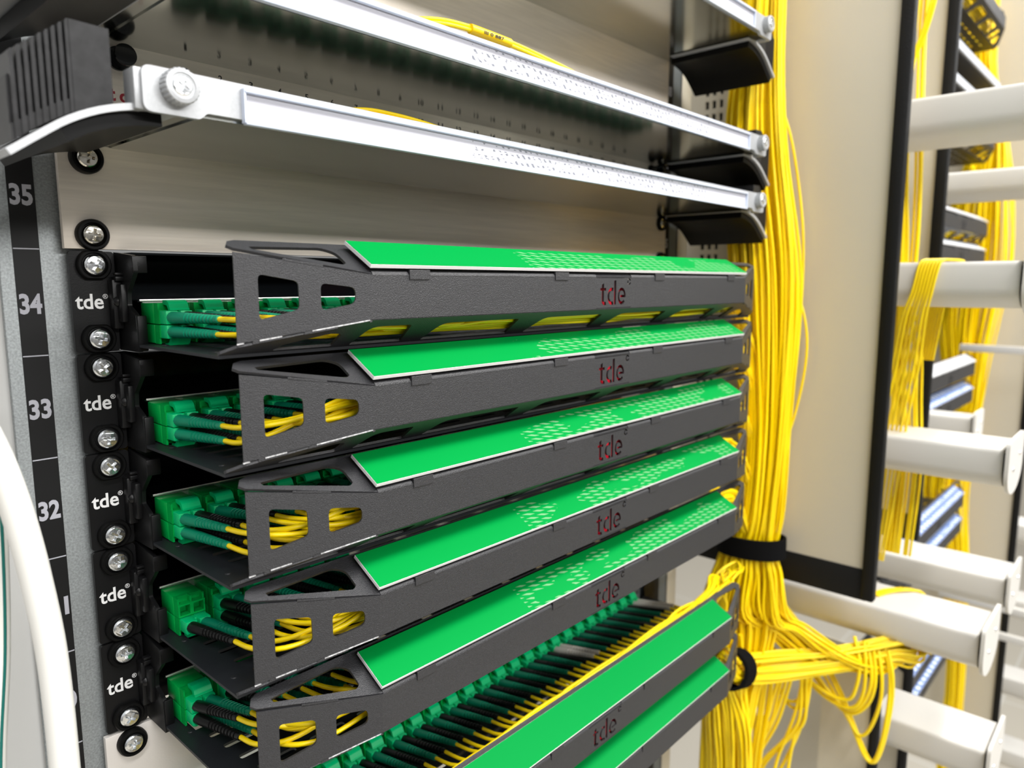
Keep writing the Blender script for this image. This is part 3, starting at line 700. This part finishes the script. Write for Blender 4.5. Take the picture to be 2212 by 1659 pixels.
# main vertical bundle beside rack 1, held by a strap at z = -262
KEYS = [(430, -58, 20, 20), (232, -57, 18, 20), (115, -55, 19, 30), (-10, -69, 20, 34), (-135, -77, 19, 24), (-225, -75, 18, 22), (-262, -68, 17, 27), (-285, -68, 20, 33), (-325, -66, 24, 46)]
rng = random.Random(3)
LB = 'single yellow fibre cable in the thick strapped bundle beside the rack'
GB = 'yellow cables of the strapped vertical bundle'
def disk():
    while True:
        a, b = rng.uniform(-1, 1), rng.uniform(-1, 1)
        if a*a+b*b < 1: return a, b
for i in range(120):
    a, b = disk(); q = (a*a+b*b)**.5
    s = (.45+.55*q)/max(q, .05) if q < .75 and rng.random() < .6 else 1
    a *= s; b *= s
    pts = []
    for z, cy, rx, ry in KEYS:
        w = 1.2 if z not in (-262, -285) else .3
        pts.append((546+rx*a+rng.uniform(-w, w), cy+ry*b+rng.uniform(-w, w)*2, z+rng.uniform(-4, 4)))
    if b > .12:      # left half drops straight down and spreads
        pts += [(540+20*a, -62+44*b, -372), (532+18*a, -62+30*b, -430), (524+16*a, -66+30*b, -520), (524+16*a, -70+30*b, -640)]
    else:            # right half sweeps under the nearest spool
        f = (.12-b)/1.12
        pts += [(564+16*a, -84-36*f+rng.uniform(-4, 4), -350+14*f), (588+16*a, -112-38*f+rng.uniform(-5, 5), -378+16*f), (622+12*a, -150-28*f+rng.uniform(-6, 6), -380+rng.uniform(-8, 6)), (662+8*a, -178-10*f, -372+rng.uniform(-8, 6)), (700, -186, -352)]
    strand(pts, LB, GB)
fill = MB()
for i in range(70):
    a, b = disk(); a *= .7; b *= .7
    fill.tube(spline([(546+rx*a, cy+ry*b, z) for z, cy, rx, ry in KEYS]+[(540+18*a, -70+34*b, -372), (530+14*a, -66+24*b, -450), (524+12*a, -70+24*b, -640)], 2), 1.5, 5)
tag(fill.build('fiber_cable_core', M['yellow'], None, (546, -60, 0), 60), 'yellow fibre cables packed inside the thick strapped bundle', 'fibre cable', None, 'stuff')
def strap(path, hw, label, org):
    """A hook-and-loop band: closed outline (list of 3-D points), swept hw up and down along its axis vector."""
    b = MB(); n = len(path[0]); vs = [p for r in path for p in r]; fs = []
    for j in range(len(path)-1):
        for k in range(n): fs.append((j*n+k, j*n+(k+1) % n, (j+1)*n+(k+1) % n, (j+1)*n+k))
    b.add(vs, fs); tag(b.build('cable_strap', M['strap'], None, org, 50), label, 'cable strap')
def ring(c, rx, ry, z, n=28, tilt=0.0): return [(c[0]+rx*math.cos(2*math.pi*k/n), c[1]+ry*math.sin(2*math.pi*k/n), z+tilt*ry*math.sin(2*math.pi*k/n)) for k in range(n)]
strap([ring((546, -68), 19.0, 31.5, -271, tilt=-.06), ring((546, -68), 21.5, 34.0, -271, tilt=-.06), ring((546, -68), 21.0, 33.5, -252, tilt=-.06), ring((546, -68), 18.6, 31.0, -252, tilt=-.06)], 9,
      'black strap binding the thick vertical yellow bundle', (546, -68, -262))
# horizontal bundle gathered by a second strap behind the lowest trays
GH = 'yellow cables of the sideways bundle'; LH = 'single yellow fibre cable in the sideways bundle through the lower strap'
for i in range(44):
    a, b = disk()
    pts = [(452, -84+8*a, -7*U-16+9*b), (480, -80+10*a, -352+11*b), (500, -77+10*a, -367+14*b), (518, -84+11*a, -371+15*b), (545, -98+12*a, -374+16*b), (575, -126+12*a, -372+14*b),
           (602, -150+12*a, -369+13*b), (628, -174+12*a, -364+14*b), (646, -188+14*a+rng.uniform(-6, 6), -362+18*b), (690, -190, -340+10*b)]
    pts = [(x, y+rng.uniform(-1, 1), z+rng.uniform(-1, 1)) for x, y, z in pts]
    strand(pts, LH, GH)
def vring(x, cy, cz, ry, rz, n=24): return [(x-.35*ry*math.cos(2*math.pi*k/n), cy+ry*math.cos(2*math.pi*k/n), cz+rz*math.sin(2*math.pi*k/n)) for k in range(n)]
strap([vring(494, -77, -367, 12, 17), vring(494, -77, -367, 15, 20.5), vring(507, -80, -369, 15, 20.5), vring(507, -80, -369, 12, 17)], 6, 'black strap around the sideways yellow bundle beside the lowest tray', (500, -78, -368))
# hanging loops, one by one
LOOPS = [
 [(615, -75, -342), (615, -110, -376), (615, -137, -415), (615, -155, -452), (615, -167, -474), (615, -174, -475), (615, -180, -451), (615, -184, -411), (615, -183, -383), (622, -176, -362)],
 [(613, -72, -340), (612, -108, -374), (611, -135, -413), (611, -153, -449), (611, -165, -472), (611, -173.5, -473), (612, -179, -448), (613, -182, -408), (616, -180, -380), (624, -172, -360)],
 [(610, -82, -348), (610, -118, -396), (610, -147, -438), (610, -159, -452), (610, -168, -441), (610, -175, -412), (610, -175, -384), (618, -167, -358)],
 [(605, -80, -352), (605, -108, -397), (605, -135, -424), (605, -152, -430), (605, -166, -414), (605, -171, -388), (612, -165, -357)],
 [(603, -78, -350), (603, -110, -392), (603, -136, -419), (603, -153, -425), (603, -164, -409), (603, -168, -384), (611, -160, -355)],
 [(600, -77, -356), (600, -108, -405), (600, -132, -421), (600, -153, -421), (600, -162, -404), (600, -163, -375), (607, -158, -353)],
 [(596, -72, -350), (596, -100, -395), (596, -128, -412), (596, -150, -412), (596, -157, -396), (598, -158, -372), (604, -150, -350)],
 [(590, -63, -378), (590, -90, -428), (590, -102, -438), (590, -113, -429), (590, -115, -413), (590, -111, -390), (594, -104, -366)],
 [(588, -60, -372), (588, -86, -422), (588, -99, -431), (588, -109, -422), (588, -111, -405), (590, -106, -380)],
 [(586, -112, -380), (585, -115, -416), (585, -114, -446), (585, -99, -472), (585, -79, -505), (582, -67, -540)],
 [(584, -108, -382), (583, -111, -418), (583, -109, -448), (583, -94, -476), (583, -74, -508), (580, -62, -545)],
 [(582, -104, -384), (580, -98, -420), (580, -90, -454), (580, -77.5, -485), (580, -71, -499), (580, -67, -495), (580, -66.6, -464), (578, -65, -423), (570, -66, -380)],
 [(578, -100, -386), (576, -95, -420), (576, -87, -452), (576, -76, -481), (576, -70, -495), (576, -65, -490), (576, -64, -462), (574, -63, -422), (568, -64, -380)],
 [(577, -96, -390), (575, -91, -421), (575, -87, -447), (575, -81, -461), (575, -77, -457), (575, -74, -428), (572, -71, -404), (566, -70, -380)],
 [(575, -94, -390), (572, -88, -421), (572, -84, -444), (572, -79, -456), (572, -75, -450), (572, -72, -426), (568, -69, -400), (562, -68, -378)],
 [(586, -112, -388), (583, -107, -433), (583, -99, -466), (583, -91, -495), (580, -87, -530), (578, -85, -580)],
 [(588, -116, -388), (586, -111, -430), (586, -106, -462), (586, -102, -492), (584, -100, -530), (582, -100, -580)],
 [(590, -118, -386), (588, -115, -430), (589, -108, -462), (589, -97, -496), (586, -86, -528), (582, -78, -570)],
]
for pts in LOOPS:
    strand(pts, 'yellow fibre cable hanging in a loose loop below the white spool', 'loose yellow cable loops', 1.75, 8, 6)
for j in range(10):
    d = rng.uniform(-6, 6); e_ = rng.uniform(-6, 6)
    strand([(566+d, -84+e_, -372), (568+d, -82+e_, -400), (566+d, -80+e_, -440), (562+d*.6, -76+e_, -490), (560+d*.6, -74+e_, -560)], 'yellow fibre cable hanging in a loose loop below the white spool', 'loose yellow cable loops')
# cables running down beside the lowest tray
for i in range(46):
    a, b = disk()
    pts = [(470, -72+8*a, -352+6*b), (492, -66+10*a, -366), (508+6*a, -62+14*b, -392), (514+9*a, -64+24*b, -430), (516+9*a, -66+26*b, -480), (516+9*a, -68+26*b, -560)] if i % 2 else \
          [(512+8*a, -60+18*b, -340), (514+8*a, -62+20*b, -380), (516+9*a, -66+24*b, -430), (518+9*a, -68+26*b, -480), (518+9*a, -70+26*b, -560)]
    pts = [(x+rng.uniform(-1, 1), y+rng.uniform(-1.5, 1.5), z) for x, y, z in pts]
    strand(pts, 'yellow fibre cable running straight down beside the lowest green label', 'yellow cables beside the lowest tray')
# two stray cables right of the bundle
strand([(560, -45, 60), (560, -61, 31), (560, -80, 3), (560, -96, -26), (560, -105, -59), (560, -105, -93), (560, -98, -136), (558, -89, -173), (554, -83, -219), (548, -78, -262)], 'single stray yellow cable bulging right from the bundle, crossing it from upper left', 'stray yellow cables', 1.2, 8)
strand([(546, -60, 190), (549, -72, 150), (555, -83, 115), (562, -90, 72), (562, -96, 31), (562, -98, -9.5), (562, -97, -47), (562, -90, -86), (562, -87, -120), (560, -87, -164), (554, -84, -220), (548, -78, -262)], 'single stray yellow cable right of the bundle, hanging nearly straight', 'stray yellow cables', 1.2, 8)
# cables in the channel between the two beige panels
CH = [[(690, -144, 300), (690, -139, 204), (690, -138.5, 154), (690, -138, 124), (690, -142, 71), (690, -144, 9), (688, -146, -80), (684, -150, -190)],
      [(695, -148.5, 300), (695, -148, 224), (695, -150, 166), (695, -154, 79), (695, -155, 9), (692, -152, -90), (686, -152, -190)],
      [(685, -165, 300), (685, -156, 245), (685, -149, 214), (685, -141, 190), (686, -140, 144), (688, -143, 70), (690, -147, 0), (688, -150, -190)]]
for i in range(16):
    base = CH[i % 3]; d = rng.uniform(-3, 3); e_ = rng.uniform(-4, 4)
    strand([(x+d, y+e_, z) for x, y, z in base], 'yellow fibre cable hanging between the two beige panels behind the spools', 'yellow cables between the beige panels', 1.25)
for i in range(7):
    d = (i-3)*2.6; e_ = rng.uniform(-1.5, 1.5)
    strand([(705, -168+d, -90), (698, -178+d, -20), (690, -190+d, 3), (672, -192+d, 6.2), (650, -189+d, 6.4), (630, -187+d, 5.8), (622.8, -185+d, 1), (622.6, -181+d, -22), (628+e_, -175+d*1.2, -45), (640+e_, -168+d*1.4, -90), (646+e_, -160+d*1.5, -140), (672+e_, -150+d*1.5, -195), (690, -140+d, -300)],
           'yellow fibre cable draped over the second white spool', 'yellow cables draped over a spool', 1.2, 8)
for i in range(16):
    d = rng.uniform(-16, 14); e_ = rng.uniform(-5, 5)
    strand([(696, -140+d*.4, 20), (694, -148+d*.7, -30), (690+e_, -156+d, -80), (688+e_, -160+d, -130), (690+e_, -164+d, -200), (694, -160+d, -290)],
           'yellow fibre cable hanging below the second white spool', 'yellow cables below the second spool', 1.25)
for i in range(9):
    d = rng.uniform(-5, 5); e_ = rng.uniform(-2, 2)
    strand([(650, -152+d, -322.6), (668, -160+d, -321.8), (684, -172+d, -322), (694.5, -182+d+e_, -326), (697, -190+d, -345), (700, -192+d, -390)],
           'yellow fibre cable lying in a clump on top of the nearest white spool', 'yellow cables on the nearest spool', 1.2)
# ================================================================ rack 2 beyond the second beige panel
DX = 870
FAR = [(9, 0, 'far perforated black tray with yellow cables inside, at the top right'), (5, 0, 'far perforated black tray just under the uppermost white spool'), (2, 'grey', 'far tray with pale label strip, upper of the pair above the draped spool'),
       (1, 'grey', 'far tray with pale label strip directly above the draped spool'), (-3, 'grey', 'far tray with grey label, upper of the pair above the middle spool'),
       (-4, 'blue', 'far tray with blue label, lower of the pair above the middle spool'), (-8, 'blue', 'far tray with blue label, upper one under the middle spool'),
       (-9, 'blue', 'far tray with blue label, lower one under the middle spool'), (-13, 'blue', 'far tray with large numbered blue label below the nearest spool'),
       (-14, 'blue', 'far tray with blue label, lowest, its lettering small')]
for q, colr, lab in FAR:
    t = thing('patch_tray', lab, 'patch panel', (DX, 0, q*U), 'far trays of the second rack')
    g = put(GUARD, 'front_guard', t); put(PLATE, 'tray_plate', t)
    for bq in BENDS[2:]: put(bq, 'bent_edge', g)
    if colr: l = put(LABEL, 'label', t); fc = put(LFACE_B if colr == 'blue' else LFACE_G, 'label_face', l)
    if q == -13:
        up = Vector((0, 17, 9.7)).normalized(); b = text_mesh('18.10.04x', 52, 9, .2, .02); m2 = MB(); m2.f = b.f
        o0 = Vector((110, -114.3, -8.2))+Vector((1, 0, 0)).cross(up)*1.75
        m2.v = [tuple(o0+Vector((x, 0, 0))+up*(5+z)+Vector((1, 0, 0)).cross(up)*(-y)) for x, y, z in b.v]; m2.build('label_lettering', M['white_text'], l)
for zb, lab in ((282, 'far silver label bar, upper one, below the perforated tray'), (241, 'far silver label bar, lower one, partly behind the black trim')):
    t = thing('label_bar', lab, 'label bar', (DX, -112, zb)); O = (DX, -112, zb)
    MB().box(DX+1, DX+425, -113, -110, zb, zb+12, .6).build('bar', M['bar'], t, O); MB().box(DX+1, DX+425, -110, -20, zb-1, zb+.5).build('shelf', M['powder'], t, O)
    MB().box(DX+20, DX+415, -113.4, -113, zb+1, zb+11).build('label_paper', M['grey_label'], t, O)
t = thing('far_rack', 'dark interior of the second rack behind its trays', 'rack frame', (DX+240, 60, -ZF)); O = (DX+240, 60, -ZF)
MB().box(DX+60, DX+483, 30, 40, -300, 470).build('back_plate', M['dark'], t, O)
for x in (DX-26, DX+486): MB().box(x, x+24, 3, 8, -420, 470, 1).build('post', M['rail_dark'], t, O)
# its yellow cables: one mass of strands
b = MB(); rng = random.Random(11)
K2 = [(470, -56, 27), (395, -56, 28), (335, -62, 26), (243, -88, 22), (146, -82, 46), (27, -82, 57), (-62, -76, 53), (-152, -77, 40), (-230, -84, 26), (-260, -72, 34), (-395, -62, 42), (-520, -86, 26), (-720, -106, 14), (-890, -106, 18), (-1100, -110, 20)]
for i in range(90):
    a, c = disk()
    b.tube(spline([(1395+16*a+rng.uniform(-2, 2), cy+ry*c+rng.uniform(-2, 2), z) for z, cy, ry in K2], 3), 1.5, 5)
for q, colr, lab in FAR:
    for i in range(9):
        y0 = rng.uniform(-108, -88); z0 = q*U+rng.uniform(-32, -14)
        b.tube(spline([(DX+60, y0, z0), (DX+200, y0+rng.uniform(-4, 4), z0+rng.uniform(-2, 2)), (DX+400, y0, z0), (DX+450, -74, z0), (DX+500, -66, z0-15), (1392, -72+rng.uniform(-20, 20), z0-70)], 4), 1.2, 5)
tag(b.build('distant_fiber_cables', M['yellow'], None, (1395, -80, 0), 60), 'mass of yellow fibre cables hanging beside the far trays', 'fibre cables', None, 'stuff')

# ================================================================ white cables at the left
o = thing('power_cable', 'thick plain white cable arching in front of the number strip', 'cable', (-36, -60, -120))
MB().tube(spline([(-52, -60, -50), (-46, -60, -66), (-42.3, -60, -79.5), (-38.9, -60, -96.7), (-35.8, -60, -119.7), (-33.2, -60, -149.4), (-32.5, -60, -192.9), (-33, -60, -260), (-36, -60, -400)], 8), 5.0, 20).build('jacket', M['white_cable'], o, (-36, -60, -120), 60)
o = thing('striped_cable', 'white cable with teal stripe at the lower left edge', 'cable', (-42, -45, -100))
P = spline([(-43.5, -42, -50), (-43.2, -42, -77.5), (-43.4, -42, -103), (-46, -42, -146), (-51, -42, -191), (-56, -42, -260)], 8)
MB().tube(P, 4.4, 20).build('jacket', M['white_cable'], o, (-42, -45, -100), 60)
MB().tube([p+Vector((1.7, -4.15, 0)) for p in P], .55, 8).build('stripe', M['teal'], o, (-42, -45, -100), 60)
